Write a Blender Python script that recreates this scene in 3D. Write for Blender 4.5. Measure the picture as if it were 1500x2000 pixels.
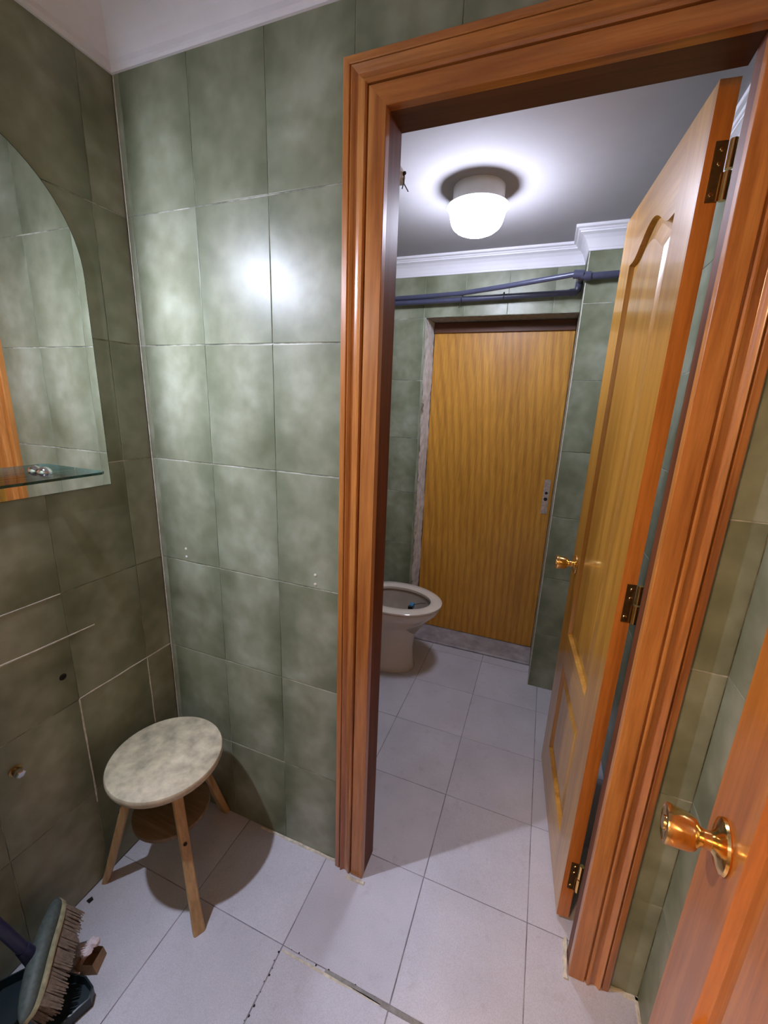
import bpy, bmesh, math, random
from mathutils import Vector, Matrix
random.seed(7)
S = bpy.context.scene
for o in list(bpy.data.objects): bpy.data.objects.remove(o)
C = S.collection

# ------------------------------------------------------------------ camera
cd = bpy.data.cameras.new('camera'); cam = bpy.data.objects.new('camera', cd); C.objects.link(cam)
CR = Vector((0.93223482, 0.35989161, 0.0376333)); CU = Vector((-0.12444384, 0.22120517, 0.96725488)); CF = Vector((-0.33978223, 0.90639191, -0.25100146))
cam.matrix_world = Matrix(((CR.x, CU.x, -CF.x, 1.04561), (CR.y, CU.y, -CF.y, -0.87157), (CR.z, CU.z, -CF.z, 1.36974), (0, 0, 0, 1)))
cd.sensor_fit = 'HORIZONTAL'; cd.sensor_width = 36; cd.lens = 36 * 808.911 / 1500; cd.clip_start = 0.01
S.camera = cam
# ------------------------------------------------------------------ world, exposure
w = bpy.data.worlds.new('world'); S.world = w; w.use_nodes = True
w.node_tree.nodes['Background'].inputs[0].default_value = (0.02, 0.02, 0.02, 1)
w.node_tree.nodes['Background'].inputs[1].default_value = 1
S.view_settings.view_transform = 'Standard'; S.view_settings.look = 'None'
S.view_settings.exposure = 1.2; S.view_settings.gamma = 1; S.view_settings.use_curve_mapping = False
LAMP_COL = (0.76, 0.80, 1.0)
LAMP_ONE = 2600.0     # small downward diffuser above the mirror, with an added shading dish
LAMP_TWO = 45.0       # ceiling lamp of the toilet room
LAMP_HALL = 78.0       # hallway lamp behind the camera
LAMP_ONE_AT = (0.050, -0.54, 1.80)

# ------------------------------------------------------------------ helpers
def tag(o, label=None, cat=None, group=None, kind=None):
    if label: o['label'] = label
    if cat: o['category'] = cat
    if group: o['group'] = group
    if kind: o['kind'] = kind
    return o
def empty(name, loc=(0, 0, 0), rz=0, label=None, cat=None, group=None, kind=None):
    o = bpy.data.objects.new(name, None); C.objects.link(o); o.location = loc; o.rotation_euler = (0, 0, rz)
    o.empty_display_size = .05
    return tag(o, label, cat, group, kind)
def obj(name, bm, mat, parent=None, smooth=None, mats=None):
    me = bpy.data.meshes.new(name)
    bmesh.ops.recalc_face_normals(bm, faces=bm.faces)
    bm.to_mesh(me); bm.free()
    if smooth is not None:
        for p in me.polygons: p.use_smooth = True
        try: me.set_sharp_from_angle(angle=math.radians(smooth))
        except Exception: pass
    for m in (mats or [mat]): me.materials.append(m)
    o = bpy.data.objects.new(name, me); C.objects.link(o)
    if parent: o.parent = parent
    return o
def box(bm, a, b, bevel=0.0):
    vs = [bm.verts.new((x, y, z)) for x in (a[0], b[0]) for y in (a[1], b[1]) for z in (a[2], b[2])]
    fs = [(0, 1, 3, 2), (4, 6, 7, 5), (0, 4, 5, 1), (2, 3, 7, 6), (0, 2, 6, 4), (1, 5, 7, 3)]
    ff = [bm.faces.new([vs[i] for i in f]) for f in fs]
    if bevel:
        es = list({e for f in ff for e in f.edges})
        bmesh.ops.bevel(bm, geom=es, offset=bevel, segments=2, affect='EDGES', profile=.6)
    return bm
def B(): return bmesh.new()
def loft(bm, rings, close=True, cap0=True, cap1=True):
    R = [[bm.verts.new(p) for p in r] for r in rings]
    n = len(R[0])
    for a, b in zip(R, R[1:]):
        for i in range(n if close else n - 1):
            j = (i + 1) % n
            bm.faces.new((a[i], a[j], b[j], b[i]))
    if cap0: bm.faces.new(R[0][::-1])
    if cap1: bm.faces.new(R[-1])
    return R
def basis(d):
    d = Vector(d).normalized(); h = Vector((0, 0, 1)) if abs(d.z) < .9 else Vector((1, 0, 0))
    u = d.cross(h).normalized(); v = u.cross(d)      # u x v = -d.. orientation fixed by recalc
    return d, u, v
def lathe(bm, prof, base=(0, 0, 0), axis=(0, 0, 1), n=28, cap0=True, cap1=True):
    d, u, v = basis(axis); base = Vector(base)
    rings = []
    for h, r in prof:
        rings.append([base + d * h + (u * math.cos(2 * math.pi * k / n) + v * math.sin(2 * math.pi * k / n)) * max(r, 1e-4) for k in range(n)])
    loft(bm, rings, True, cap0, cap1); return bm
def tube(bm, pts, r, n=12):
    pts = [Vector(p) for p in pts]; rings = []
    for i, p in enumerate(pts):
        d = (pts[min(i + 1, len(pts) - 1)] - pts[max(i - 1, 0)]).normalized()
        if i == 0: d0, u, v = basis(d)
        else:
            u = (u - d * u.dot(d)).normalized(); v = u.cross(d)
        rr = r[i] if isinstance(r, (list, tuple)) else r
        rings.append([p + (u * math.cos(2 * math.pi * k / n) + v * math.sin(2 * math.pi * k / n)) * rr for k in range(n)])
    loft(bm, rings); return bm

# ------------------------------------------------------------------ materials
class NT:
    def __init__(s, name):
        s.m = bpy.data.materials.new(name); s.m.use_nodes = True; s.t = s.m.node_tree; s.t.nodes.clear()
        s.out = s.n('ShaderNodeOutputMaterial'); s.b = s.n('ShaderNodeBsdfPrincipled'); s.l(s.b.outputs[0], s.out.inputs[0])
    def n(s, typ, **kw):
        x = s.t.nodes.new(typ)
        for k, v in kw.items(): setattr(x, k, v)
        return x
    def l(s, a, b): s.t.links.new(a, b)
    def setb(s, **kw):
        for k, v in kw.items():
            k = k.replace('_', ' ')
            s.b.inputs[k].default_value = v
    def coord(s, which='Object', scale=(1, 1, 1), rnd=False):
        tc = s.n('ShaderNodeTexCoord'); mp = s.n('ShaderNodeMapping'); mp.inputs['Scale'].default_value = scale
        s.l(tc.outputs[which], mp.inputs[0])
        if rnd:
            oi = s.n('ShaderNodeObjectInfo'); m = s.n('ShaderNodeMath', operation='MULTIPLY'); m.inputs[1].default_value = 37.0
            s.l(oi.outputs['Random'], m.inputs[0]); cx = s.n('ShaderNodeCombineXYZ')
            for i in range(3): s.l(m.outputs[0], cx.inputs[i])
            s.l(cx.outputs[0], mp.inputs['Location'])
        return mp.outputs[0]
    def noise(s, vec, scale, detail=3, rough=.55, dist=0):
        x = s.n('ShaderNodeTexNoise'); x.inputs['Scale'].default_value = scale; x.inputs['Detail'].default_value = detail
        x.inputs['Roughness'].default_value = rough; x.inputs['Distortion'].default_value = dist; s.l(vec, x.inputs['Vector']); return x.outputs['Fac']
    def ramp(s, fac, stops):
        x = s.n('ShaderNodeValToRGB'); e = x.color_ramp.elements
        while len(e) < len(stops): e.new(.5)
        for i, (p, c) in enumerate(stops):
            e[i].position = p; e[i].color = (*c, 1) if len(c) == 3 else c
        s.l(fac, x.inputs[0]); return x.outputs[0]
    def mix(s, a, b, fac, mode='MIX'):
        x = s.n('ShaderNodeMix', data_type='RGBA', blend_type=mode)
        for v, i in ((fac, 0), (a, 6), (b, 7)):
            if isinstance(v, (int, float)): x.inputs[i].default_value = v
            elif isinstance(v, tuple): x.inputs[i].default_value = (*v, 1)
            else: s.l(v, x.inputs[i])
        return x.outputs[2]
    def bump(s, h, strength=.2, dist=.002):
        x = s.n('ShaderNodeBump'); x.inputs['Strength'].default_value = strength; x.inputs['Distance'].default_value = dist
        s.l(h, x.inputs['Height']); s.l(x.outputs[0], s.b.inputs['Normal'])
def plain(name, col, rough=.5, metal=0, coat=0, var=.12, scale=30, bump=0, **kw):
    q = NT(name); v = q.coord(); f = q.noise(v, scale, 4)
    c = q.ramp(f, [(.25, tuple(x * (1 - var) for x in col)), (.75, tuple(min(1, x * (1 + var)) for x in col))])
    q.l(c, q.b.inputs['Base Color']); q.setb(Roughness=rough, Metallic=metal, Coat_Weight=coat, **kw)
    if bump: q.bump(f, bump)
    return q.m
def tile_mat():
    q = NT('green_cloudy_tile'); v = q.coord(rnd=True)
    f1 = q.noise(v, 6, 3, .5, .15); f2 = q.noise(v, 24, 3, .55); f3 = q.noise(v, 2.5, 2)
    c = q.ramp(f1, [(.30, (.165, .176, .112)), (.50, (.232, .247, .172)), (.70, (.315, .332, .252))])
    c2 = q.ramp(f2, [(.3, (.88, .89, .85)), (.7, (1.08, 1.08, 1.08))])
    c = q.mix(c, c2, 1.0, 'MULTIPLY')
    # printed cloud: paler middle, darker long edges
    tc = q.n('ShaderNodeTexCoord'); sx = q.n('ShaderNodeSeparateXYZ'); q.l(tc.outputs['Object'], sx.inputs[0])
    ab = q.n('ShaderNodeMath', operation='ABSOLUTE'); q.l(sx.outputs[0], ab.inputs[0])
    ad = q.n('ShaderNodeMath', operation='MULTIPLY_ADD'); q.l(f3, ad.inputs[0]); ad.inputs[1].default_value = .05; q.l(ab.outputs[0], ad.inputs[2])
    ed = q.ramp(ad.outputs[0], [(.06, (1.1, 1.1, 1.1)), (.12, (.72, .76, .70))])
    c = q.mix(c, ed, .8, 'MULTIPLY')
    q.l(c, q.b.inputs['Base Color'])
    q.setb(Roughness=.34, Specular_IOR_Level=.36)
    q.bump(f2, .06, .001)
    return q.m
def wood(name, dark, mid, light, axis='Z', scale=1.0, rough=.28, coat=.5, fig=0.0, rnd=True):
    q = NT(name); st = {'X': (.06, 1, 1), 'Y': (1, .06, 1), 'Z': (1, 1, .06)}[axis]
    v = q.coord(scale=tuple(x * scale for x in st), rnd=rnd)
    f1 = q.noise(v, 22, 5, .6, .8); f2 = q.noise(v, 110, 4, .7); 
    st2 = {'X': (.25, 1, 1), 'Y': (1, .25, 1), 'Z': (1, 1, .25)}[axis]
    v2 = q.coord(scale=st2, rnd=rnd); f3 = q.noise(v2, 4.5, 3, .5, .4)
    c = q.ramp(f1, [(.30, dark), (.50, mid), (.70, light)])
    c = q.mix(c, q.ramp(f2, [(.35, (.62, .58, .55)), (.6, (1.05, 1.05, 1.05))]), .55, 'MULTIPLY')
    c = q.mix(c, q.ramp(f3, [(.3, (.78, .72, .66)), (.7, (1.15, 1.15, 1.15))]), .7, 'MULTIPLY')
    if fig:
        wv = q.n('ShaderNodeTexWave', wave_type='RINGS', rings_direction='Y'); wv.inputs['Scale'].default_value = fig
        wv.inputs['Distortion'].default_value = 3.2; wv.inputs['Detail'].default_value = 2; wv.inputs['Detail Scale'].default_value = 1.2
        v3 = q.coord(scale={'Z': (3.4, 1, .8), 'X': (.8, 1, 3.4), 'Y': (1, .8, 3.4)}[axis]); q.l(v3, wv.inputs['Vector'])
        c = q.mix(c, q.ramp(wv.outputs['Fac'], [(.1, (.74, .66, .56)), (.5, (1, 1, 1)), (1, (1.08, 1.08, 1.08))]), .55, 'MULTIPLY')
    q.l(c, q.b.inputs['Base Color']); q.setb(Roughness=rough, Coat_Weight=coat, Coat_Roughness=.12)
    q.bump(f2, .10, .0006)
    return q.m
def floor_mat():
    q = NT('pale_speckled_floor_tile'); v = q.coord(rnd=True); f1 = q.noise(v, 5, 3); f2 = q.noise(v, 420, 2, .8); f3 = q.noise(v, 26, 4, .65)
    c = q.ramp(f1, [(.3, (.485, .475, .515)), (.7, (.58, .57, .62))])
    c = q.mix(c, q.ramp(f2, [(.35, (.80, .79, .78)), (.6, (1.05, 1.05, 1.05))]), .7, 'MULTIPLY')
    c = q.mix(c, q.ramp(f3, [(.28, (.78, .76, .74)), (.42, (1, 1, 1))]), .45, 'MULTIPLY')
    q.l(c, q.b.inputs['Base Color']); q.setb(Roughness=.38, Specular_IOR_Level=.5); q.bump(f2, .12, .0005); return q.m
def grout_mat(name, a, b, c3, scale=9):
    q = NT(name); v = q.coord(); f = q.noise(v, scale, 4, .7); f2 = q.noise(v, 160, 3)
    c = q.ramp(f, [(.36, a), (.5, b), (.64, c3)])
    q.l(c, q.b.inputs['Base Color']); q.setb(Roughness=.9); q.bump(f2, .4, .001); return q.m
def emit(name, col, strength):
    q = NT(name); q.setb(Base_Color=(.9, .9, .9, 1), Emission_Color=(*col, 1), Emission_Strength=strength, Roughness=.3); return q.m

M = {}
M['tile'] = tile_mat()
M['grout'] = grout_mat('wall_grout', (.10, .11, .08), (.30, .30, .24), (.62, .60, .54))
M['white_grout'] = plain('white_grout', (.62, .60, .52), .9, var=.25, scale=60, bump=.4)
M['floor_grout'] = grout_mat('floor_grout', (.14, .13, .14), (.24, .22, .24), (.34, .32, .33))
M['floor'] = floor_mat()
M['cement'] = plain('grey_cement', (.26, .25, .23), .95, var=.35, scale=45, bump=.6)
M['mortar'] = plain('cream_mortar', (.58, .53, .42), .95, var=.35, scale=60, bump=.6)
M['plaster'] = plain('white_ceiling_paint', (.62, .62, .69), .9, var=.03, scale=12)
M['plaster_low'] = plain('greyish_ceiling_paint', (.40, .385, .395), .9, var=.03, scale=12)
M['cornice'] = plain('white_gypsum_cornice', (.80, .79, .83), .6, var=.03, scale=12)
M['rough_plaster'] = plain('rough_white_plaster', (.62, .60, .58), .95, var=.3, scale=24, bump=1.0)
M['hall'] = plain('hall_wall_paint', (.30, .28, .26), .9, var=.05)
cas = ((.32, .10, .020), (.50, .19, .042), (.64, .29, .080))
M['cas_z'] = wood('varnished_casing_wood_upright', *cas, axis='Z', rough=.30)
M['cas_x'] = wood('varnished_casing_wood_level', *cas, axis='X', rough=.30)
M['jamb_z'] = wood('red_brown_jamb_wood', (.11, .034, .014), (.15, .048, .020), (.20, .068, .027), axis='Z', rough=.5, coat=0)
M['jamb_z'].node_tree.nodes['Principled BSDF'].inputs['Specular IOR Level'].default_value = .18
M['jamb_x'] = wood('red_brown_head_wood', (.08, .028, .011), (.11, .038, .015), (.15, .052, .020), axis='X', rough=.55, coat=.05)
lf = ((.36, .165, .022), (.47, .235, .036), (.56, .30, .052))
M['leaf_z'] = wood('oak_door_upright_grain', *lf, axis='Z', rough=.30)
M['leaf_x'] = wood('oak_door_level_grain', *lf, axis='X', rough=.30)
ed = ((.36, .11, .016), (.50, .165, .024), (.60, .22, .036))
M['edge_z'] = wood('orange_door_edge', *ed, axis='Z', rough=.35)
M['fg_z'] = wood('orange_door_upright_grain', *ed, axis='Z', rough=.30)
M['fg_x'] = wood('orange_door_level_grain', *ed, axis='X', rough=.30)
M['veneer'] = wood('oak_veneer', (.53, .24, .028), (.60, .29, .034), (.66, .335, .043), axis='Z', scale=1.6, rough=.45, coat=.15, fig=2.6, rnd=False)
M['stool_top'] = plain('worn_paint_seat', (.46, .40, .275), .6, var=.38, scale=30)
M['pine'] = wood('pine_leg', (.42, .26, .105), (.51, .335, .145), (.60, .41, .19), axis='Z', rough=.5, coat=.1)
M['pine_x'] = wood('pine_disc', (.13, .08, .035), (.18, .11, .05), (.23, .15, .07), axis='X', rough=.6, coat=0)
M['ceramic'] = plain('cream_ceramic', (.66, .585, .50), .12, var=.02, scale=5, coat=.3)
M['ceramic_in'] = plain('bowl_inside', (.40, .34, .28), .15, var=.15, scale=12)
M['water'] = plain('toilet_water', (.10, .09, .07), .03, var=.1)
M['brass'] = plain('polished_brass', (.85, .56, .22), .16, 1, var=.05)
M['dark_brass'] = plain('dull_brass', (.28, .19, .08), .35, 1, var=.3, scale=60)
M['chrome'] = plain('chrome', (.82, .82, .86), .08, 1, var=.02)
M['steel'] = plain('pitted_steel_plate', (.50, .46, .44), .4, .7, var=.35, scale=90)
M['black'] = plain('black_plastic', (.012, .012, .014), .45, var=.2)
M['dark_metal'] = plain('dark_lamp_metal', (.05, .05, .055), .5, .5, var=.1)
M['hole'] = plain('dark_hole', (.01, .008, .006), .9)
M['pipe'] = plain('grey_blue_pvc', (.062, .066, .110), .3, var=.1)
M['blue_handle'] = plain('navy_blue_metal', (.014, .014, .065), .4, var=.2)
M['broom_body'] = plain('dusty_green_grey_plastic', (.085, .105, .095), .6, var=.3, scale=120)
M['broom_rim'] = plain('dirty_cream_foam', (.36, .33, .20), .8, var=.3, scale=80)
M['bristle'] = plain('dusty_brown_bristle', (.20, .155, .115), .8, var=.35, scale=120)
M['dustpan'] = plain('dark_petrol_plastic', (.012, .024, .030), .35, var=.2)
M['carton'] = plain('brown_carton', (.30, .20, .11), .8, var=.25, scale=60)
M['paper'] = plain('crumpled_pinkish_paper', (.72, .62, .64), .8, var=.15, scale=50)
M['marble'] = plain('grey_marble_sill', (.30, .27, .27), .5, var=.35, scale=18)
M['white_plastic'] = plain('white_plastic', (.75, .74, .72), .4, var=.03)
M['blue_block'] = plain('blue_toilet_block', (.05, .22, .42), .4, var=.2)
q = NT('mirror_silver'); q.setb(Base_Color=(.86, .88, .87, 1), Metallic=1.0, Roughness=.015); M['mirror'] = q.m
q = NT('thin_glass'); tr = q.n('ShaderNodeBsdfTransparent'); tr.inputs[0].default_value = (.975, .99, .98, 1); gl = q.n('ShaderNodeBsdfGlossy'); gl.inputs['Roughness'].default_value = .02
fr = q.n('ShaderNodeFresnel'); fr.inputs[0].default_value = 1.5; mx = q.n('ShaderNodeMixShader'); q.l(fr.outputs[0], mx.inputs[0]); q.l(tr.outputs[0], mx.inputs[1]); q.l(gl.outputs[0], mx.inputs[2]); q.l(mx.outputs[0], q.out.inputs[0]); M['thin_glass'] = q.m
M['glass_edge'] = plain('teal_glass_edge', (.02, .085, .075), .08, var=.6, scale=60)
q = NT('glass'); q.setb(Base_Color=(.80, .95, .90, 1), Roughness=.02, IOR=1.5, Transmission_Weight=1.0); M['glass'] = q.m
M['lamp_one'] = emit('lit_opal_globe', LAMP_COL, LAMP_ONE)
M['lamp_two'] = emit('lit_ribbed_glass', LAMP_COL, LAMP_TWO)
M['lamp_hall'] = emit('lit_hall_shade', (1, .62, .34), LAMP_HALL)

# ------------------------------------------------------------------ tiled surfaces
TM = {}
def tile_mesh(wd, ht, t, mat):
    k = (round(wd, 4), round(ht, 4), t, mat.name)
    if k in TM: return TM[k]
    bm = B(); c = min(.0014, wd * .2)
    def r(i, y): return [(-wd / 2 + i, y, -ht / 2 + i), (wd / 2 - i, y, -ht / 2 + i), (wd / 2 - i, y, ht / 2 - i), (-wd / 2 + i, y, ht / 2 - i)]
    loft(bm, [r(0, -t), r(0, -t * .35), r(c * .5, -t * .1), r(c, 0)])
    bmesh.ops.recalc_face_normals(bm, faces=bm.faces)
    me = bpy.data.meshes.new('tile'); bm.to_mesh(me); bm.free(); me.materials.append(mat); TM[k] = me; return me
def subtract(rect, holes):
    L = [rect]
    for (a0, a1, b0, b1) in holes:
        N = []
        for (p, q_, r, s) in L:
            if p >= a1 or q_ <= a0 or r >= b1 or s <= b0: N.append((p, q_, r, s)); continue
            if s > b1: N.append((p, q_, b1, s))
            if r < b0: N.append((p, q_, r, b0))
            lo, hi = max(r, b0), min(s, b1)
            if p < a0: N.append((p, a0, lo, hi))
            if q_ > a1: N.append((a1, q_, lo, hi))
        L = N
    return [x for x in L if x[1] - x[0] > .006 and x[3] - x[2] > .006]
def tiles(parent, n, v, place, ua, va, holes=(), gu=.0014, gv=.0026, t=.0012, mat=None, jit=.12, skip=None):
    """ua, va: joint positions along the surface; place(a, b) gives the world point."""
    n = Vector(n); v = Vector(v); u = n.cross(v); mat = mat or M['tile']
    for a0, a1 in zip(ua, ua[1:]):
        for b0, b1 in zip(va, va[1:]):
            if skip and skip(a0, a1, b0, b1): continue
            for (p, q_, r, s) in subtract((a0, a1, b0, b1), holes):
                o = bpy.data.objects.new('tile', tile_mesh(q_ - p - gu, s - r - gv, t, mat)); C.objects.link(o)
                mt = Matrix((u, n, v)).transposed().to_4x4()
                j = Matrix.Rotation(math.radians(random.uniform(-jit, jit)), 4, 'X') @ Matrix.Rotation(math.radians(random.uniform(-jit, jit)), 4, 'Z')
                mt = Matrix.Translation(Vector(place((p + q_) / 2, (r + s) / 2))) @ mt @ j
                o.parent = parent; o.matrix_world = mt
ZJ = [0.0] + [.2977 + .3 * k for k in range(6)]      # tile rows in both rooms, 20 x 30 cm tiles
OX0, OX1, OZ = .70, 1.268, 1.90                        # clear doorway
T = .0012
def slab(name, boxes, mat, label, cat='wall'):
    bm = B()
    for a, b in boxes: box(bm, a, b)
    o = obj(name, bm, mat); return tag(o, label, cat, kind='structure')

# partition wall with the doorway
H1, H2 = 2.2176, 2.065
pw = slab('wall_back', [((0, T, 0), (OX0 - .02, .055 - T, H1)), ((OX1 + .045, T, 0), (1.424, .055 - T, H1)), ((OX0 - .02, T, OZ + .02), (OX1 + .045, .055 - T, H1))],
          M['grout'], 'green tiled partition wall around the wooden doorway, with lamp glare on its left half')
XJ = [.0, .0208] + [.2225 + .2017 * k for k in range(6)] + [1.424]
hole = [(OX0 - .045, OX1 + .045, -1, OZ + .045)]
tiles(pw, (0, -1, 0), (0, 0, 1), lambda a, b: (a, 0, b), XJ, ZJ + [2.0977, 2.2], hole)
XR = [.001 + .2017 * k for k in range(8)] + [1.424]
tiles(pw, (0, 1, 0), (0, 0, 1), lambda a, b: (a, .055, b), XR, ZJ + [2.065], [(OX0 - .02, OX1 + .045, -1, OZ + .02)])
for x, z in ((.101, .937), (.101, .912), (.536, .936), (.536, .910)):
    bm = B(); lathe(bm, [(0, .0042), (.0008, .0040), (.0016, .002)], (x, 0.0, z), (0, -1, 0), 10); obj('filled_screw_hole', bm, M['white_grout'], pw)
bm = B()
pts = [(0.0045, -.0012, .0), (.0045, -.0012, 2.09)]
tube(bm, pts, .0016, 8); o = obj('corner_grout_bead', bm, M['white_grout'], pw)
# left wall
lw = slab('wall_left', [((-.08, -.98, 0), (-T, .03, H1))], M['grout'], 'dark green tiled left wall with the mirror on it')
YL = [-.92, -.886, -.687, -.4875, -.287, -.0862, .0]
tiles(lw, (1, 0, 0), (0, 0, 1), lambda a, b: (0, a, b), YL, ZJ + [2.0977, 2.2])
def strip(name, parent, a, b, wd, n, mat, th=.0012):
    a, b, n = Vector(a), Vector(b), Vector(n); d = (b - a).normalized(); s = n.cross(d); k = 9; bm = B(); rings = []
    for i in range(k):
        p = a.lerp(b, i / (k - 1)); w2 = wd / 2 * random.uniform(.7, 1.25); sh = s * random.uniform(-.15, .15) * wd
        rings.append([p + sh - s * w2, p + sh - s * w2 * .6 + n * th, p + sh + s * w2 * .6 + n * th, p + sh + s * w2])
    loft(bm, rings); return obj(name, bm, mat, parent)
G = M['white_grout']
for a, b, wd in (((0, -.287, .5977), (0, -.0, .5977), .0042), ((0, -.2868, .597), (0, -.2855, .26), .0045), ((0, -.0862, .597), (0, -.084, .36), .0040), ((0, -.62, .790), (0, -.222, .7805), .0046), ((0, -.62, .8977), (0, -.29, .8977), .0022)):
    strip('grout_line', lw, a, b, wd, (1, 0, 0), G, .0008)
bm = B(); lathe(bm, [(0, .009), (.001, .007), (.0015, .0055), (.0005, .004)], (0, -.315, .683), (1, 0, 0), 14); obj('screw_hole', bm, M['hole'], lw)
# right wall (both rooms)
rw = slab('wall_right', [((1.424 + T, -.98, 0), (1.504, 1.50, H1))], M['grout'], 'green tiled right wall behind the open orange door')
YRj = [-.92, -.803, -.603, -.402, -.201, .0]
tiles(rw, (-1, 0, 0), (0, 0, 1), lambda a, b: (1.424, a, b), YRj, ZJ + [2.0977, 2.2])
tiles(rw, (-1, 0, 0), (0, 0, 1), lambda a, b: (1.424, a, b), [.055, .256, .457, .659, .861, 1.062, 1.135], ZJ + [2.065])
# far wall of the toilet room, with a recess, and the pier to its right
RX0, RX1, RZ, RY = .415, 1.12, 1.80, 1.45
fw = slab('wall_far', [((-.08, 1.31 + T, 0), (RX0, 1.54, H1)), ((RX0, 1.31 + T, RZ), (RX1, 1.54, H1)), ((RX0, RY + .03, 0), (RX1, 1.54, RZ))], M['grout'],
          'green tiled far wall of the toilet room around the blocked door')
tiles(fw, (0, -1, 0), (0, 0, 1), lambda a, b: (a, 1.31, b), [.001, .2017, .404, .605, .806, 1.007, 1.12], ZJ + [2.065], [(RX0, RX1, -1, RZ)])
pr = slab('wall_pier', [((RX1 + T, 1.135 + T, 0), (1.424, 1.54, H1))], M['grout'], 'green tiled pier to the right of the blocked door')
tiles(pr, (0, -1, 0), (0, 0, 1), lambda a, b: (a, 1.135, b), [1.12, 1.3215, 1.424], ZJ + [2.065])
tiles(pr, (-1, 0, 0), (0, 0, 1), lambda a, b: (1.12, a, b), [1.135, 1.31], ZJ + [2.065])
bm = B(); box(bm, (RX1 - .0012, 1.1335, 0), (RX1 + .002, 1.1365, 1.99)); obj('corner_bead', bm, M['white_grout'], pr)
tl = slab('wall_far_left', [((-.08, .03, 0), (-T, 1.54, H1))], M['grout'], 'green tiled left wall of the toilet room behind the toilet')
tiles(tl, (1, 0, 0), (0, 0, 1), lambda a, b: (0, a, b), [.055, .256, .457, .659, .861, 1.062, 1.263, 1.31], ZJ + [2.065])
# recess lining: rough plaster reveal, dark soffit, marble sill
def rough_sheet(name, parent, f, nu, nv, mat, amp):
    bm = B(); V = [[bm.verts.new(Vector(f(i / nu, j / nv)) + Vector([random.uniform(-amp, amp) * (0 < i < nu + 1) for _ in range(3)])) for j in range(nv + 1)] for i in range(nu + 1)]
    for i in range(nu):
        for j in range(nv): bm.faces.new((V[i][j], V[i + 1][j], V[i + 1][j + 1], V[i][j + 1]))
    return obj(name, bm, mat, parent, smooth=60)
rough_sheet('plaster_reveal', fw, lambda a, b: (RX0 - .001 + .010 * a + .002 * a * math.sin(b * 31), 1.312 + (RY - 1.312 + .004) * a, b * RZ), 3, 90, M['rough_plaster'], .0022)
rough_sheet('soffit', fw, lambda a, b: (RX0 + b * (RX1 - RX0), 1.312 + (RY - 1.312 + .01) * a, RZ - .001), 3, 30, M['cement'], .0012)
bm = B(); loft(bm, [[(x, 1.3105, 0), (x, 1.3105, .005), (x, 1.318, .012), (x, RY + .02, .033), (x, RY + .02, 0)] for x in (RX0, .60, .86, RX1)]); obj('marble_sill', bm, M['marble'], fw)

# ------------------------------------------------------------------ floor
fl = slab('floor', [((-.08, -2.6, -.10), (1.504, 1.54, -T))], M['floor_grout'], 'pale grey square floor tiles running through both rooms', 'floor')
FX = [-.0, .279, .5749, .8709, 1.1669, 1.424]; YA = -.2385; TT = .296
FY = [-1.72, -1.424, -1.128, YA - 2 * TT, YA - TT, YA] + [YA + TT * k for k in range(1, 6)] + [1.31]
wall_foot = [(-.1, OX0 - .02, .0, .055), (OX1 + .02, 1.6, .0, .055), (1.12, 1.6, 1.135, 1.6)]
tiles(fl, (0, 0, 1), (0, 1, 0), lambda a, b: (a, b, 0), FX, FY, (), gu=.0026, gv=.0022, mat=M['floor'], jit=.10)
strip('cement_strip', fl, (.70, YA - .004, 0), (1.30, YA - .004, 0), .013, (0, 0, 1), M['cement'], .0006)
strip('cement_strip', fl, (.579, YA - .010, 0), (.85, YA - .008, 0), .006, (0, 0, 1), M['mortar'], .0006)
strip('mortar_bead', fl, (.33, -.0035, 0), (.615, -.0035, 0), .009, (0, 0, 1), M['mortar'], .003)
strip('mortar_bead', fl, (1.355, -.004, 0), (1.424, -.004, 0), .012, (0, 0, 1), M['mortar'], .003)
strip('mortar_bead', fl, (1.421, -.0, 0), (1.421, -.30, 0), .008, (0, 0, 1), M['mortar'], .003)
strip('mortar_bead', fl, (.655, -.030, 0), (.712, -.028, 0), .012, (0, 0, 1), M['mortar'], .004)
strip('mortar_bead', fl, (1.262, -.03, 0), (1.264, .06, 0), .012, (0, 0, 1), M['mortar'], .005)
strip('dirty_joint', fl, (.5749, YA - .03, 0), (.5745, YA - .24, 0), .0036, (0, 0, 1), M['floor_grout'], .0004)
# dirt stuck in the joints of the front tile
bm = B()
for k in range(16):
    yy = YA - .02 - k * .0145 + random.uniform(-.004, .004); r = random.uniform(.0015, .004)
    lathe(bm, [(0, r), (.0006, r * .7)], (.5749 + random.uniform(-.003, .003), yy, -.0004), (0, 0, 1), 7)
for k in range(10):
    xx = .60 + k * .026 + random.uniform(-.006, .006); r = random.uniform(.001, .0035)
    lathe(bm, [(0, r), (.0006, r * .7)], (xx, YA + random.uniform(-.003, .002), -.0004), (0, 0, 1), 7)
o = obj('joint_dirt', bm, M['hole'], fl); o['kind'] = 'stuff'

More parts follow.
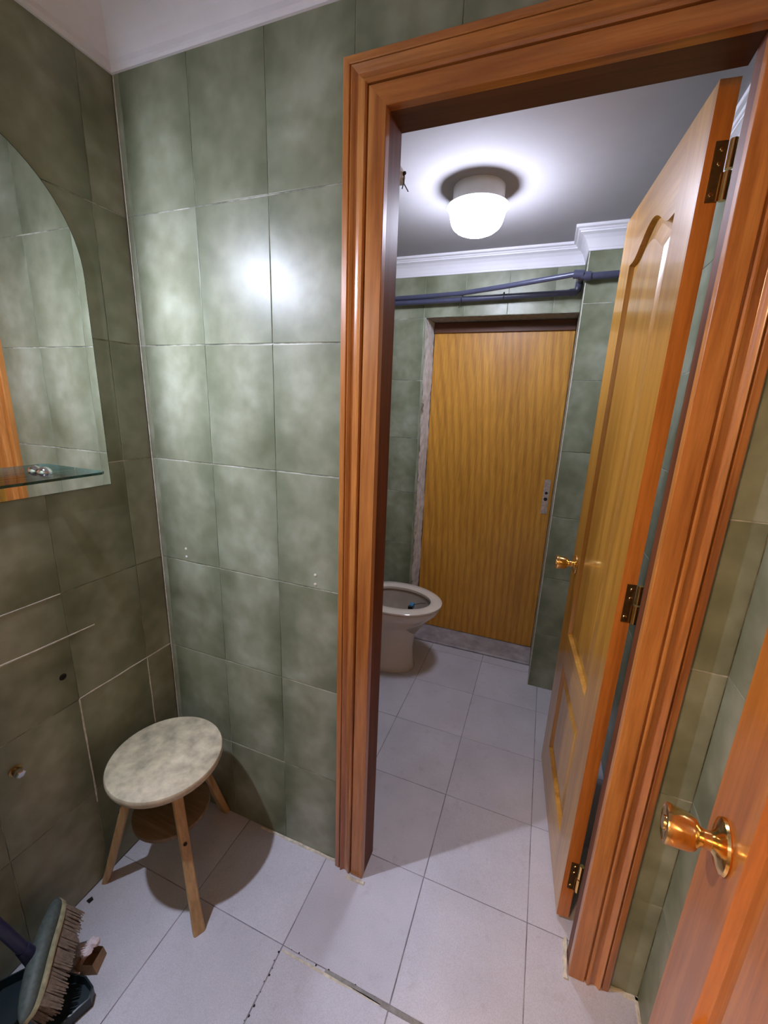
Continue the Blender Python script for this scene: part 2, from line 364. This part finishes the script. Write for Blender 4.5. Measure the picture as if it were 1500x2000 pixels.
# ------------------------------------------------------------------ ceilings and cornices
slab('ceiling', [((-.08, -2.6, H1), (1.504, .03, H1 + .08))], M['plaster'], 'white painted ceiling of the front room', 'ceiling')
tag(slab('ceiling', [((-.08, .03, H2), (1.504, 1.54, H1 + .08))], M['plaster_low'], 'lower white ceiling of the toilet room carrying the lit lamp', 'ceiling'))
PROF = [(0, 0), (.004, 0), (.006, .003), (.006, .008), (.0075, .009), (.013, .024), (.021, .038), (.032, .049), (.042, .054), (.045, .055), (.045, .060), (.049, .061), (.052, .066), (.060, .068), (.062, .070), (.062, .078), (0, .078)]
PROF1 = [(0, 0), (.006, 0), (.008, .005), (.011, .008), (.012, .018), (.022, .040), (.040, .066), (.062, .088), (.088, .104), (.112, .111), (.125, .112), (.125, .130), (0, .130)]
def cornice(name, path, z0, label, PROF=PROF):
    """path: corner points of the wall line, room on the left-hand side of travel."""
    bm = B(); P = [Vector((x, y, 0)) for x, y in path]; rings = []
    for i, p in enumerate(P):
        dirs = []
        if i: dirs.append((p - P[i - 1]).normalized())
        if i < len(P) - 1: dirs.append((P[i + 1] - p).normalized())
        ns = [Vector((-d.y, d.x, 0)) for d in dirs]
        m = ns[0] if len(ns) == 1 else (ns[0] + ns[1]) / (1 + ns[0].dot(ns[1]))
        rings.append([p + m * u + Vector((0, 0, z0 + v)) for u, v in PROF])
    loft(bm, rings); return tag(obj(name, bm, M['cornice']), label, 'cornice', kind='structure')
cornice('trim_1', [(1.424, .0), (0, .0), (0, -.92), ], 2.0876, 'white cornice along the top of the green walls in the front room', PROF1)
cornice('trim_2', [(1.424, 1.135), (1.12, 1.135), (1.12, 1.31), (0, 1.31), (0, .055)], 1.987, 'white stepped cornice over the blocked door and around the pier')
cornice('trim_3', [(1.424, .055), (1.424, 1.135)], 1.987, 'white cornice above the hinges along the right wall of the toilet room')
cornice('trim_4', [(1.424, -.92), (1.424, 0)], 2.0876, 'white cornice on the right wall of the front room', PROF1)

# ------------------------------------------------------------------ doorway lining and casing
dw = empty('trim_5', (0, 0, 0), 0, 'orange-brown varnished wooden casing and lining of the open doorway', 'door frame', kind='structure')
CP = [(0, .0), (0, .0185), (.001, .0195), (.0345, .0195), (.036, .018), (.0365, .011), (.0395, .011), (.040, .018), (.0425, .0215), (.0455, .0215),
      (.050, .0175), (.0545, .0150), (.0595, .0145), (.064, .0165), (.068, .0205), (.0705, .0215), (.0725, .0195), (.073, .011), (.0758, .011), (.0765, .0165), (.078, .0175), (.089, .0165), (.091, .0145), (.091, 0)]
bm = B(); loft(bm, [[(OX0 - u, -v, 0) for u, v in CP], [(OX0 - u, -v, OZ + u) for u, v in CP]]); obj('casing', bm, M['cas_z'], dw, smooth=28)
bm = B(); loft(bm, [[(OX1 + u, -v, 0) for u, v in CP], [(OX1 + u, -v, OZ + u) for u, v in CP]]); obj('casing', bm, M['cas_z'], dw, smooth=28)
bm = B(); loft(bm, [[(OX0 - u, -v, OZ + u) for u, v in CP], [(OX1 + u, -v, OZ + u) for u, v in CP]]); obj('casing', bm, M['cas_x'], dw, smooth=28)
JY = .068
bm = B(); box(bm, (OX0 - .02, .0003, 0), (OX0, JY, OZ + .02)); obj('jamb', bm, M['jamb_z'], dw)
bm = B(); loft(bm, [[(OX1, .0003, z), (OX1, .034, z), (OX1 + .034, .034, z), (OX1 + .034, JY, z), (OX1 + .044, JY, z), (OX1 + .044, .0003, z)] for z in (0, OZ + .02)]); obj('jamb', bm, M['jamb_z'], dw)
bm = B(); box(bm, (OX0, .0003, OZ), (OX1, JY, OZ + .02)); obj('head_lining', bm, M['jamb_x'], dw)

# ------------------------------------------------------------------ panelled doors
WL, HL, TL = .562, 1.896, .031
def outline(s0, s1, z0, z1, arch, d, n=28):
    """closed outline, inset by d, of a panel; arch>0 gives the shouldered arched top"""
    P = [(s0 + d, z0 + d), (s1 - d, z0 + d)]
    for k in range(n + 1):
        u = 1 - k / n; s = s0 + d + u * (s1 - s0 - 2 * d); t = (s - s0) / (s1 - s0)
        e = 0
        if arch:
            x = abs(t - .5) * 2
            if x < .80: e = arch * (math.cos(x / .80 * math.pi) * .5 + .5) ** .8
            # little upward cusp where the curve meets the shoulder
        P.append((s, z1 - d + e))
    return P
def make_door(name, loc, rz, label, mz, mx, kz):
    r = empty(name, loc, rz, label, 'door', kind='structure')
    up = (.115, .447, .632, 1.762, .052); lo = (.115, .447, .165, .515, 0)
    def prism(nm, poly, m):
        bm = B(); loft(bm, [[(s, 0, z) for s, z in poly], [(s, -TL, z) for s, z in poly]]); 
        return obj(nm, bm, m, r)
    zb = .012
    prism('stile', [(0, zb), (.115, zb), (.115, HL + zb), (0, HL + zb)], mz)
    prism('stile', [(.447, zb), (WL, zb), (WL, HL + zb), (.447, HL + zb)], mz)
    prism('bottom_rail', [(.115, zb), (.447, zb), (.447, .165), (.115, .165)], mx)
    prism('middle_rail', [(.115, .515), (.447, .515), (.447, .632), (.115, .632)], mx)
    top = outline(*up[:4], up[4], 0)[2:]
    # arched top rail as vertical slices
    bm = B()
    front = [[bm.verts.new((s, y, z)) for (s, z) in top] for y in (0, -TL)]
    upv = [[bm.verts.new((s, y, HL + zb)) for (s, z) in top] for y in (0, -TL)]
    for i in range(len(top) - 1):
        bm.faces.new((front[0][i], front[0][i + 1], upv[0][i + 1], upv[0][i])); bm.faces.new((front[1][i], upv[1][i], upv[1][i + 1], front[1][i + 1]))
        bm.faces.new((front[0][i], front[1][i], front[1][i + 1], front[0][i + 1])); bm.faces.new((upv[0][i], upv[0][i + 1], upv[1][i + 1], upv[1][i]))
    obj('top_rail', bm, mx, r)
    for nm, (a, b, c, d_, ar) in (('upper_panel', up), ('lower_panel', lo)):
        bm = B(); V = []
        for (ins, dep) in ((0, .0), (.001, .002), (.003, .010), (.005, .0125), (.016, .0132), (.019, .0130), (.046, .0045), (.048, .0035)):
            V.append(outline(a, b, c, d_, ar, ins) and [(s, -dep, z) for s, z in outline(a, b, c, d_, ar, ins)])
        W = [[(s, -TL - y, z) for s, y, z in ring] for ring in V]
        mold = B()
        for X in (V, W): loft(mold, X[:5], True, False, False)
        obj('moulding', mold, mz, r, smooth=25)
        loft(bm, V[4:], True, False, True); loft(bm, W[4:], True, False, True)
        obj(nm, bm, mz, r, smooth=25)
    # orange lipping on the two long edges
    for s in (-.0012, WL - .0003):
        bm = B(); box(bm, (s, -TL, zb), (s + .0015, 0, HL + zb)); obj('lipping', bm, M['edge_z'], r, ).__setitem__('label', 'orange-brown long edge of the leaf')
    # knobs
    for sgn in (1, -1):
        y = 0 if sgn > 0 else -TL
        k = B(); lathe(k, [(0, .031), (.002, .0325), (.005, .031), (.008, .024), (.010, .0155), (.014, .011), (.022, .0105), (.026, .0125), (.030, .0185), (.036, .0215), (.050, .0232), (.060, .0245), (.0625, .0238), (.0635, .020), (.062, .018), (.062, .009), (.0645, .0085), (.0645, .0)], (WL - .060, y, kz), (0, sgn, 0), 36)
        o = obj('door_knob', k, M['brass'], r, smooth=40); o['label'] = 'polished brass round knob'
    return r
di = make_door('door_1', (1.241, .103, 0), math.radians(94.9), 'yellow oak panelled door open into the toilet room, hinged on the right casing', M['leaf_z'], M['leaf_x'], .868)
df = make_door('door_2', (1.254, -.846, 0), math.radians(83.0), 'orange-brown panelled door with a brass knob, open in the lower right foreground', M['fg_z'], M['fg_x'], .857)
# hinges of door_1: leaf on the door edge, leaf on the jamb, knuckle between (door-local coordinates)
for z in (1.775, .967, .165):
    bm = B()
    box(bm, (-.0035, -TL + .0005, z - .045), (-.0014, -TL + .019, z + .045))
    h = obj('hinge', bm, M['dark_brass'], di); h['label'] = 'brass hinge with two screws'
    bm = B()
    for a, b in ((-.045, -.002), (.002, .045)):
        lathe(bm, [(0, .0058), (b - a, .0058)], (-.0055, -TL - .0060, z + a), (0, 0, 1), 12)
    box(bm, (-.0055, -TL - .003, z - .0445), (-.0030, -TL + .003, z - .002))
    obj('knuckle', bm, M['brass'], h, smooth=40)
    bm = B()
    for dz in (-.033, .012, .033): lathe(bm, [(0, .0040), (.0012, .003)], (-.0035, -TL + .012 - .004 * (dz > 0), z + dz), (-1, 0, 0), 10)
    obj('screw', bm, M['brass'], h, smooth=40)

# flat blocked door in the recess
d3 = empty('door_3', (0, 0, 0), 0, 'flat light oak veneer door set in the recess of the far wall', 'door', kind='structure')
bm = B(); box(bm, (RX0 + .012, RY, .034), (RX1 - .001, RY + .028, RZ - .002), .001); obj('leaf', bm, M['veneer'], d3)
bm = B(); box(bm, (RX1 - .047, RY - .0025, .835), (RX1 - .016, RY - .0001, 1.02), .0008); lp = obj('lock_plate', bm, M['steel'], d3); lp['label'] = 'pitted grey lock plate without a handle'
for z, r in ((.948, .0075), (.915, .0095)):
    bm = B(); lathe(bm, [(0, r), (.0008, r), (.0010, r * .8)], (RX1 - .031, RY - .0025, z), (0, -1, 0), 16); obj('keyhole', bm, M['hole'], lp)

bm = B(); box(bm, (RX0 + .012, RY - .012, RZ - .052), (RX1 - .001, RY - .0003, RZ - .002), .002); o = obj('lintel_shade_strip', bm, M['jamb_x'], d3); o['label'] = 'dark brown strip added for the shade under the lintel'  # added dark strip stands in for the lintel's shadow on the door
# wall behind the camera with its own doorway, and a short hallway
wf = slab('wall_front', [((0, -.99, 0), (.68, -.92, H1)), ((1.30, -.99, 0), (1.424, -.92, H1)), ((.68, -.99, 1.93), (1.30, -.92, H1))], M['tile'], 'green tiled wall with the entrance opening behind the camera')
slab('wall_hall', [((-.08, -2.6, 0), (-.0, -.99, H1)), ((1.424, -2.6, 0), (1.504, -.99, H1)), ((-.08, -2.68, 0), (1.504, -2.6, H1))], M['hall'], 'plain painted hallway walls behind the camera')

# ------------------------------------------------------------------ lamps
l2 = empty('ceiling_lamp', (.745, .70, H2), 0, 'lit round ceiling lamp with a ribbed white glass on the toilet room ceiling', 'lamp')
bm = B(); lathe(bm, [(0, .083), (-.040, .083), (-.052, .080), (-.0545, .082), (-.0545, .100), (-.0562, .100), (-.0562, .0)], (0, 0, 0), (0, 0, 1), 48); obj('lamp_base', bm, M['white_plastic'], l2, smooth=30)  # thin lip added to the base to shade the ceiling around it
bm = B(); n = 96; rings = []
for h, r in ((-.0565, .080), (-.060, .0885), (-.066, .0905), (-.080, .0882), (-.100, .0830), (-.112, .0765), (-.122, .064), (-.130, .045), (-.134, .022), (-.135, .001)):
    rings.append([((r + .0009 * (k % 2)) * math.cos(2 * math.pi * k / n), (r + .0009 * (k % 2)) * math.sin(2 * math.pi * k / n), h) for k in range(n)])
loft(bm, rings); o = obj('glass_shade', bm, M['lamp_two'], l2, smooth=60); o['label'] = 'glowing white ribbed glass shade'
l1 = empty('wall_lamp', (0, LAMP_ONE_AT[1], LAMP_ONE_AT[2] + .13), 0, 'lit downward spotlight above the mirror, with an added dark dish shading the left wall', 'lamp')
bm = B(); lathe(bm, [(0, .035), (.006, .035), (.012, .028), (.014, 0.0)], (0, 0, 0), (1, 0, 0), 28); obj('wall_plate', bm, M['chrome'], l1, smooth=30)
bm = B(); tube(bm, [(.012, 0, 0), (.020, 0, -.01), (.024, 0, -.04), (.0262, 0, -.12)], .005, 12); obj('arm', bm, M['chrome'], l1, smooth=30)
bm = B(); lathe(bm, [(.026, .0), (.026, .030), (.040, .100), (.046, .110), (.0475, .110), (.043, .101), (.029, .031), (.029, .0)], (0, 0, -.13), (1, 0, 0), 48)
obj('shading_dish', bm, M['dark_metal'], l1, smooth=40)  # added unseen dish, sized to keep direct light off the left wall
bm = B(); tube(bm, [(.0285, 0, -.105), (LAMP_ONE_AT[0] - .006, 0, -.108), (LAMP_ONE_AT[0], 0, -.116)], .008, 16); lathe(bm, [(0, .010), (.006, .0200), (.0134, .0232), (.0138, .0232), (.0138, 0)], (LAMP_ONE_AT[0], 0, -.113), (0, 0, -1), 28); obj('bulb_holder', bm, M['dark_metal'], l1, smooth=40)  # holder rim widened to cut the light going up to the ceiling
bm = B(); lathe(bm, [(0, .0176), (.0044, .0178), (.0060, .0164), (.0066, .001)], (LAMP_ONE_AT[0], 0, -.127), (0, 0, -1), 32); obj('diffuser', bm, M['lamp_one'], l1, smooth=60)
l3 = empty('hall_lamp', (.40, -1.75, H1), 0, 'warm hallway pendant lamp behind the camera', 'lamp')
bm = B(); lathe(bm, [(0, .05), (-.02, .05), (-.024, .008), (-.17, .008), (-.175, .04), (-.185, .04), (-.185, 0)], (0, 0, 0), (0, 0, 1), 32); obj('stem', bm, M['white_plastic'], l3, smooth=30)
bm = B(); lathe(bm, [(-.186, .05), (-.21, .10), (-.25, .12), (-.29, .10), (-.315, .05), (-.318, .001)], (0, 0, 0), (0, 0, 1), 32); obj('glass_shade', bm, M['lamp_hall'], l3, smooth=50)

# ------------------------------------------------------------------ mirror and glass shelf
mi = empty('mirror', (0, -.381, 1.142), 0, 'arched frameless mirror on the dark left wall', 'mirror')
def arch(ins, r=.250, hz=.483):
    P = [(-r + ins, ins), (r - ins, ins)]
    for k in range(41):
        a = math.pi * k / 40; P.append(((r - ins) * math.cos(a), hz + (r - ins) * math.sin(a)))
    return P
bm = B(); loft(bm, [[(x, y, z) for y, z in arch(i)] for x, i in ((.0005, 0), (.004, 0), (.005, .0008))]); obj('mirror_glass', bm, M['mirror'], mi)
bm = B(); A0, A1 = arch(-.0008), arch(.0); loft(bm, [[(.0006, y, z) for y, z in A1], [(.0006, y, z) for y, z in A0], [(.0046, y, z) for y, z in A0], [(.0046, y, z) for y, z in A1]], True, False, False)
obj('ground_edge', bm, M['glass'], mi)
SZ = 1.191
gs = empty('glass_shelf', (.006, -.44, SZ), 0, 'clear glass shelf across the foot of the mirror on chrome clips', 'shelf')
bm = B()
pl = [(0, -.222), (.098, -.222), (.109, -.210), (.109, .212), (.099, .224), (0, .224)]
loft(bm, [[(x, y, z) for x, y in pl] for z in (0, .0055)])
for f in bm.faces: f.material_index = 0 if abs(f.calc_center_median().z - .00275) > .002 or f.calc_center_median().x < .01 else 1
obj('shelf_glass', bm, None, gs, mats=[M['thin_glass'], M['glass_edge']])
for y in (.150, -.150):
    bm = B(); lathe(bm, [(0, .009), (.004, .0095), (.008, .013), (.016, .0145), (.024, .012), (.030, .006), (.031, .0)], (0, y, .003), (1, 0, 0), 24)
    obj('shelf_clip', bm, M['chrome'], gs, smooth=50)

# ------------------------------------------------------------------ capped pipe stub on the left wall
ps = empty('pipe_stub', (0, -.443, .519), 0, 'small capped chrome pipe stub low on the dark left wall', 'pipe')
bm = B(); lathe(bm, [(0, .013), (.002, .0135), (.003, .009), (.012, .009)], (0, 0, 0), (1, 0, 0), 20); obj('flange', bm, M['dark_brass'], ps, smooth=40)
bm = B(); lathe(bm, [(.010, .0105), (.020, .0105), (.022, .008), (.022, 0)], (0, 0, 0), (1, 0, -.15), 6); obj('cap', bm, M['chrome'], ps, smooth=20)

# ------------------------------------------------------------------ stool
SC = Vector((.182, -.201, 0))
st = empty('stool', SC, 0, 'small round wooden stool with a worn pale seat in the corner', 'stool')
bm = B(); lathe(bm, [(.392, .136), (.394, .142), (.402, .1455), (.411, .1455), (.415, .143), (.4165, .139), (.4165, 0)], (0, 0, 0), (0, 0, 1), 64)
o = obj('seat', bm, M['stool_top'], st, smooth=35)
bm = B(); lathe(bm, [(.226, .096), (.228, .100), (.240, .100), (.242, .096)], (0, 0, 0), (0, 0, 1), 48); obj('lower_disc', bm, M['pine_x'], st, smooth=35)
feet = [Vector((.017, -.302, 0)), Vector((.349, -.296, 0)), Vector((.181, -.012, 0))]
for f in feet:
    d = (f - SC).normalized(); s = Vector((-d.y, d.x, 0)); rings = []
    for z, rr, wd, dp in ((0, .196, .026, .015), (.001, .197, .027, .016), (.06, .178, .024, .018), (.20, .136, .022, .020), (.30, .106, .023, .021), (.3915, .079, .024, .021)):
        c = d * rr + Vector((0, 0, z)); pr_ = []
        wd, dp = wd / 2 * 1.12, dp / 2 * 1.12
        for a, b in ((-.75, -1), (.75, -1), (1, -.7), (1, .7), (.75, 1), (-.75, 1), (-1, .7), (-1, -.7)):
            pr_.append(c + s * a * wd + d * b * dp)
        rings.append(pr_)
    bm = B(); loft(bm, rings); lg = obj('leg', bm, M['pine'], st)
    bm = B(); lathe(bm, [(0, .005), (.0012, .0045), (.0016, 0)], d * .1375 + Vector((0, 0, .238)), d + Vector((0, 0, .2)), 10); obj('bolt', bm, M['hole'], lg)

# ------------------------------------------------------------------ toilet
to = empty('toilet', (.42, 1.03, 0), 0, 'cream ceramic toilet bowl standing half hidden behind the left door casing', 'toilet')
def egg(xb, xf, hw, z, n=48, yc=0):
    cx = xb + (xf - xb) * .45; P = []
    for k in range(n):
        a = 2 * math.pi * k / n; c, s = math.cos(a), math.sin(a)
        rx = (xf - cx) if c > 0 else (cx - xb)
        e = 1.0 if c > 0 else .75
        P.append((cx + rx * math.copysign(abs(c) ** e, c), yc + hw * math.copysign(abs(s) ** (1.0 if c > 0 else .85), s), z))
    return P
rg = [egg(-.20, .118, .104, 0), egg(-.20, .120, .106, .006), egg(-.20, .112, .100, .03), egg(-.20, .105, .092, .12), egg(-.20, .112, .095, .20), egg(-.21, .145, .118, .265), egg(-.21, .195, .150, .315), egg(-.21, .225, .168, .345), egg(-.21, .236, .176, .368), egg(-.21, .238, .178, .378)]
inn = [egg(-.15, .190, .128, .378), egg(-.145, .185, .124, .350), egg(-.13, .165, .108, .28), egg(-.10, .11, .07, .20), egg(-.05, .05, .04, .16)]
bm = B(); loft(bm, rg + inn[:1], True, True, False); obj('bowl', bm, M['ceramic'], to, smooth=40)
bm = B(); loft(bm, inn, True, False, True); obj('bowl_inside', bm, M['ceramic_in'], to, smooth=50)
bm = B(); loft(bm, [egg(-.112, .126, .080, .215)], True, False, True) if 0 else lathe(bm, [(0, .070), (.001, .070)], (.005, 0, .212), (0, 0, 1), 32); obj('water', bm, M['water'], to)
bm = B()
sr = [egg(-.19, .236, .176, .3795), egg(-.192, .243, .182, .384), egg(-.192, .243, .182, .392), egg(-.185, .234, .174, .398), egg(-.150, .195, .132, .398), egg(-.140, .184, .122, .392), egg(-.140, .184, .122, .3795)]
loft(bm, sr + [sr[0]], True, False, False); obj('seat_ring', bm, M['ceramic'], to, smooth=50)
bm = B(); lathe(bm, [(0, .112), (.004, .110)], (0, 0, 0), (0, 0, 1), 8); bm.free()
tb = empty('toilet_block', (.60, 1.055, .375), 0, 'blue rim block hanging inside the toilet bowl', 'toilet block')
bm = B(); box(bm, (-.110, -.016, -.045), (-.090, .022, -.018), .004); obj('block', bm, M['blue_block'], tb, smooth=40)
bm = B(); box(bm, (-.112, -.030, -.050), (-.088, -.017, -.020), .002); tube(bm, [(-.09, .0, -.02), (-.05, .0, -.003), (-.025, 0, .002)], .0015, 8); obj('cage', bm, M['black'], tb)

# ------------------------------------------------------------------ pipes
pp = empty('water_pipes', (0, 1.27, 1.87), 0, 'grey-blue plastic water pipes running across the far wall above the blocked door', 'pipe')
def wpts(L): return [(x, y - 1.27, z - 1.87) for x, y, z in L]
bm = B(); tube(bm, wpts([(.002, 1.272, 1.862), (.5, 1.272, 1.866), (1.078, 1.272, 1.873)]), .0125, 16); obj('lower_pipe', bm, M['pipe'], pp, smooth=40)
bm = B(); tube(bm, wpts([(.002, 1.268, 1.882), (.40, 1.262, 1.886), (.59, 1.250, 1.888), (.80, 1.19, 1.892), (1.075, 1.105, 1.900)]), .0105, 16); obj('upper_pipe', bm, M['pipe'], pp, smooth=40)
bm = B(); tube(bm, wpts([(1.100, 1.104, 1.892), (1.12, 1.104, 1.889), (1.421, 1.106, 1.893)]), .0135, 16); obj('pier_pipe', bm, M['pipe'], pp, smooth=40)
bm = B(); tube(bm, wpts([(1.066, 1.272, 1.873), (1.090, 1.272, 1.874), (1.099, 1.272, 1.882), (1.101, 1.268, 1.90), (1.101, 1.262, 1.912), (1.101, 1.25, 1.918), (1.101, 1.18, 1.906), (1.101, 1.112, 1.894)]), .0155, 16); obj('elbow', bm, M['pipe'], pp, smooth=40)
bm = B(); tube(bm, wpts([(1.072, 1.106, 1.900), (1.100, 1.104, 1.898), (1.108, 1.104, 1.896)]), .0165, 16); lathe(bm, [(0, .0175), (.024, .0175)], wpts([(1.112, 1.104, 1.890)])[0], (1, 0, 0), 16); obj('tee', bm, M['pipe'], pp, smooth=40)
for x, z in ((.597, 1.877), (.79, 1.872)):
    bm = B(); n = 20; rings = []
    for k in range(n):
        a = 2 * math.pi * k / n; c = Vector((x, 1.266 + .0150 * math.cos(a) - 1.27, z + (.0245 if x < .7 else .015) * math.sin(a) - 1.87)); d = Vector((0, math.cos(a), math.sin(a)))
        rings.append([c - Vector((.002, 0, 0)), c + Vector((.002, 0, 0)), c + Vector((.002, 0, 0)) + d * .0015, c - Vector((.002, 0, 0)) + d * .0015])
    loft(bm, rings + [rings[0]], True, False, False)
    if x < .7: tube(bm, [(x, -.022, -.014), (x - .004, -.028, -.034), (x - .008, -.026, -.046)], .0012, 6)
    obj('cable_tie', bm, M['black'], pp)
hk = empty('wire_clip', (.690, .068, 1.842), 0, 'small white clip with short black wires on the toilet room side of the left jamb', 'clip')
bm = B(); box(bm, (-.014, .0005, -.012), (.006, .045, .010), .002); obj('clip_body', bm, M['white_plastic'], hk)
bm = B(); lathe(bm, [(0, .0035), (.006, .0035), (.008, .002)], (.0045, .030, .002), (1, 0, .3), 12); obj('terminal', bm, M['black'], hk, smooth=40)
bm = B(); tube(bm, [(.008, .03, .0), (.006, .035, -.012), (.010, .055, -.020)], .0012, 6); tube(bm, [(.008, .03, .0), (.008, .03, -.014), (.004, .032, -.024)], .0012, 6); obj('wire', bm, M['black'], hk)

# ------------------------------------------------------------------ broom, dustpan, packet
br = empty('broom', (.10, -.48, .0), 0, 'broom head with dusty brown bristles and a navy blue handle against the left wall', 'broom')
HA, HB = Vector((.058, -.440, .148)), Vector((.207, -.603, .125))     # head axis ends
ax = (HB - HA).normalized(); bd = Vector((.50, .30, -.80)); bd = (bd - ax * bd.dot(ax)).normalized(); sd = ax.cross(bd).normalized()
def L(p): return tuple(Vector(p) - Vector((.10, -.48, 0)))
rings = []; NB = 22
for i in range(NB + 1):
    t = i / NB; c = HA.lerp(HB, t); k = (1 - abs(2 * t - 1) ** 3.2) ** .5 if 0 < t < 1 else .12
    hw, hh = .0215 * k, .017 * (.4 + .6 * k)
    c = c - bd * .010 * (math.sin(t * math.pi)) 
    rings.append([L(c + sd * hw * math.cos(a) * 1.0 + bd * hh * math.sin(a)) for a in [2 * math.pi * q_ / 16 for q_ in range(16)]])
bm = B(); loft(bm, rings); obj('head', bm, M['broom_body'], br, smooth=50)
rings = []
for i in range(NB + 1):
    t = i / NB; c = HA.lerp(HB, t); k = (1 - abs(2 * t - 1) ** 3.2) ** .5 if 0 < t < 1 else .12
    hw = .0245 * k; c = c - bd * .010 * math.sin(t * math.pi) + bd * .015 * k
    rings.append([L(c + sd * hw * a + bd * b * .0045) for a, b in ((-1, -1), (1, -1), (1.05, 0), (1, 1), (-1, 1), (-1.05, 0))])
bm = B(); loft(bm, rings); obj('rim', bm, M['broom_rim'], br, smooth=50)
bm = B()
for i in range(60):
    for j in range(8):
        t = .10 + .80 * (i + random.uniform(-.5, .5)) / 59; p = HA.lerp(HB, t) + bd * .012 + sd * (j - 3.5) / 3.5 * .018
        ln = .052 * random.uniform(.92, 1.04); dr = (bd + ax * random.uniform(.10, .24) + sd * ((j - 3.5) * .02 + random.uniform(-.04, .04))).normalized()
        if (p + dr * ln).z < .004: ln = max(.02, (p.z - .004) / max(-dr.z, 1e-3))
        e = p + dr * ln; d_, u, v = basis(dr); r = .0019
        loft(bm, [[L(p + (u * math.cos(a) + v * math.sin(a)) * r) for a in (0, 2.1, 4.2)], [L(e + (u * math.cos(a) + v * math.sin(a)) * r * .6) for a in (0, 2.1, 4.2)]])
o = obj('bristles', bm, M['bristle'], br); o['kind'] = 'stuff'
hd = Vector((-.010, -.034, .143)).normalized(); P1 = Vector((.120, -.534, .137))
bm = B(); tube(bm, [L(P1 - hd * .012), L(P1 + hd * .02), L(P1 + hd * .05)], [.017, .0145, .0125], 16); obj('socket', bm, M['blue_handle'], br, smooth=50)
bm = B(); tube(bm, [L(P1 + hd * .02), L(P1 + hd * 1.05)], .0110, 16); obj('handle', bm, M['blue_handle'], br, smooth=50)
dp = empty('dustpan', (.15, -.55, 0), 0, 'dark dustpan lying on the floor under the broom head', 'dustpan')
bm = B()
PO = [(.235, -.500), (.228, -.520), (.205, -.60), (.13, -.72), (-0.0 + .02, -.70), (.012, -.56), (.045, -.518), (.10, -.500), (.19, -.478), (.222, -.484)]
def off(P, d):
    c = Vector((sum(p[0] for p in P) / len(P), sum(p[1] for p in P) / len(P))); out = []
    for p in P:
        v = Vector(p) - c; out.append(tuple(c + v * (1 - d / v.length)))
    return out
pr3 = lambda P, z: [(x - .15, y + .55, z) for x, y in P]
loft(bm, [pr3(PO, .001), pr3(PO, .030), pr3(off(PO, .004), .031), pr3(off(PO, .006), .006)], True, True, True); obj('pan', bm, M['dustpan'], dp, smooth=35)
pk = empty('paper_packet', (.158, -.452, 0), .5, 'torn little carton with crumpled white paper on the floor beside the broom', 'packet'); pk.scale = (1.35, 1.35, 1.35)
bm = B(); loft(bm, [[(-.016, -.014, .001), (.020, -.016, .001), (.022, .014, .001), (-.014, .018, .001)], [(-.014, -.012, .026), (.014, -.015, .024), (.018, .014, .020), (-.012, .016, .028)]], True, True, False); obj('carton', bm, M['carton'], pk)
bm = B()
for c, r in (((-.010, .010, .026), .0115), ((.001, .016, .029), .010), ((-.004, .002, .031), .009), ((-.020, .004, .008), .010), ((-.018, -.014, .006), .008)):
    g = bmesh.ops.create_icosphere(bm, subdivisions=2, radius=r)
    for v_ in g['verts']: v_.co = Vector((v_.co.x * 1.25, v_.co.y, v_.co.z * .7)) * random.uniform(.78, 1.12) + Vector(c)
obj('crumpled_paper', bm, M['paper'], pk)
cr = empty('debris_chip', (.022, -.358, 0), 0, 'small dark chip on the floor at the foot of the left wall', 'chip')
bm = B(); loft(bm, [[(-.007, -.006, 0), (.006, -.007, 0), (.008, .004, 0), (-.003, .008, 0)], [(-.004, -.004, .005), (.004, -.004, .004), (.005, .002, .006), (-.002, .005, .003)]]); obj('chip', bm, M['hole'], cr)
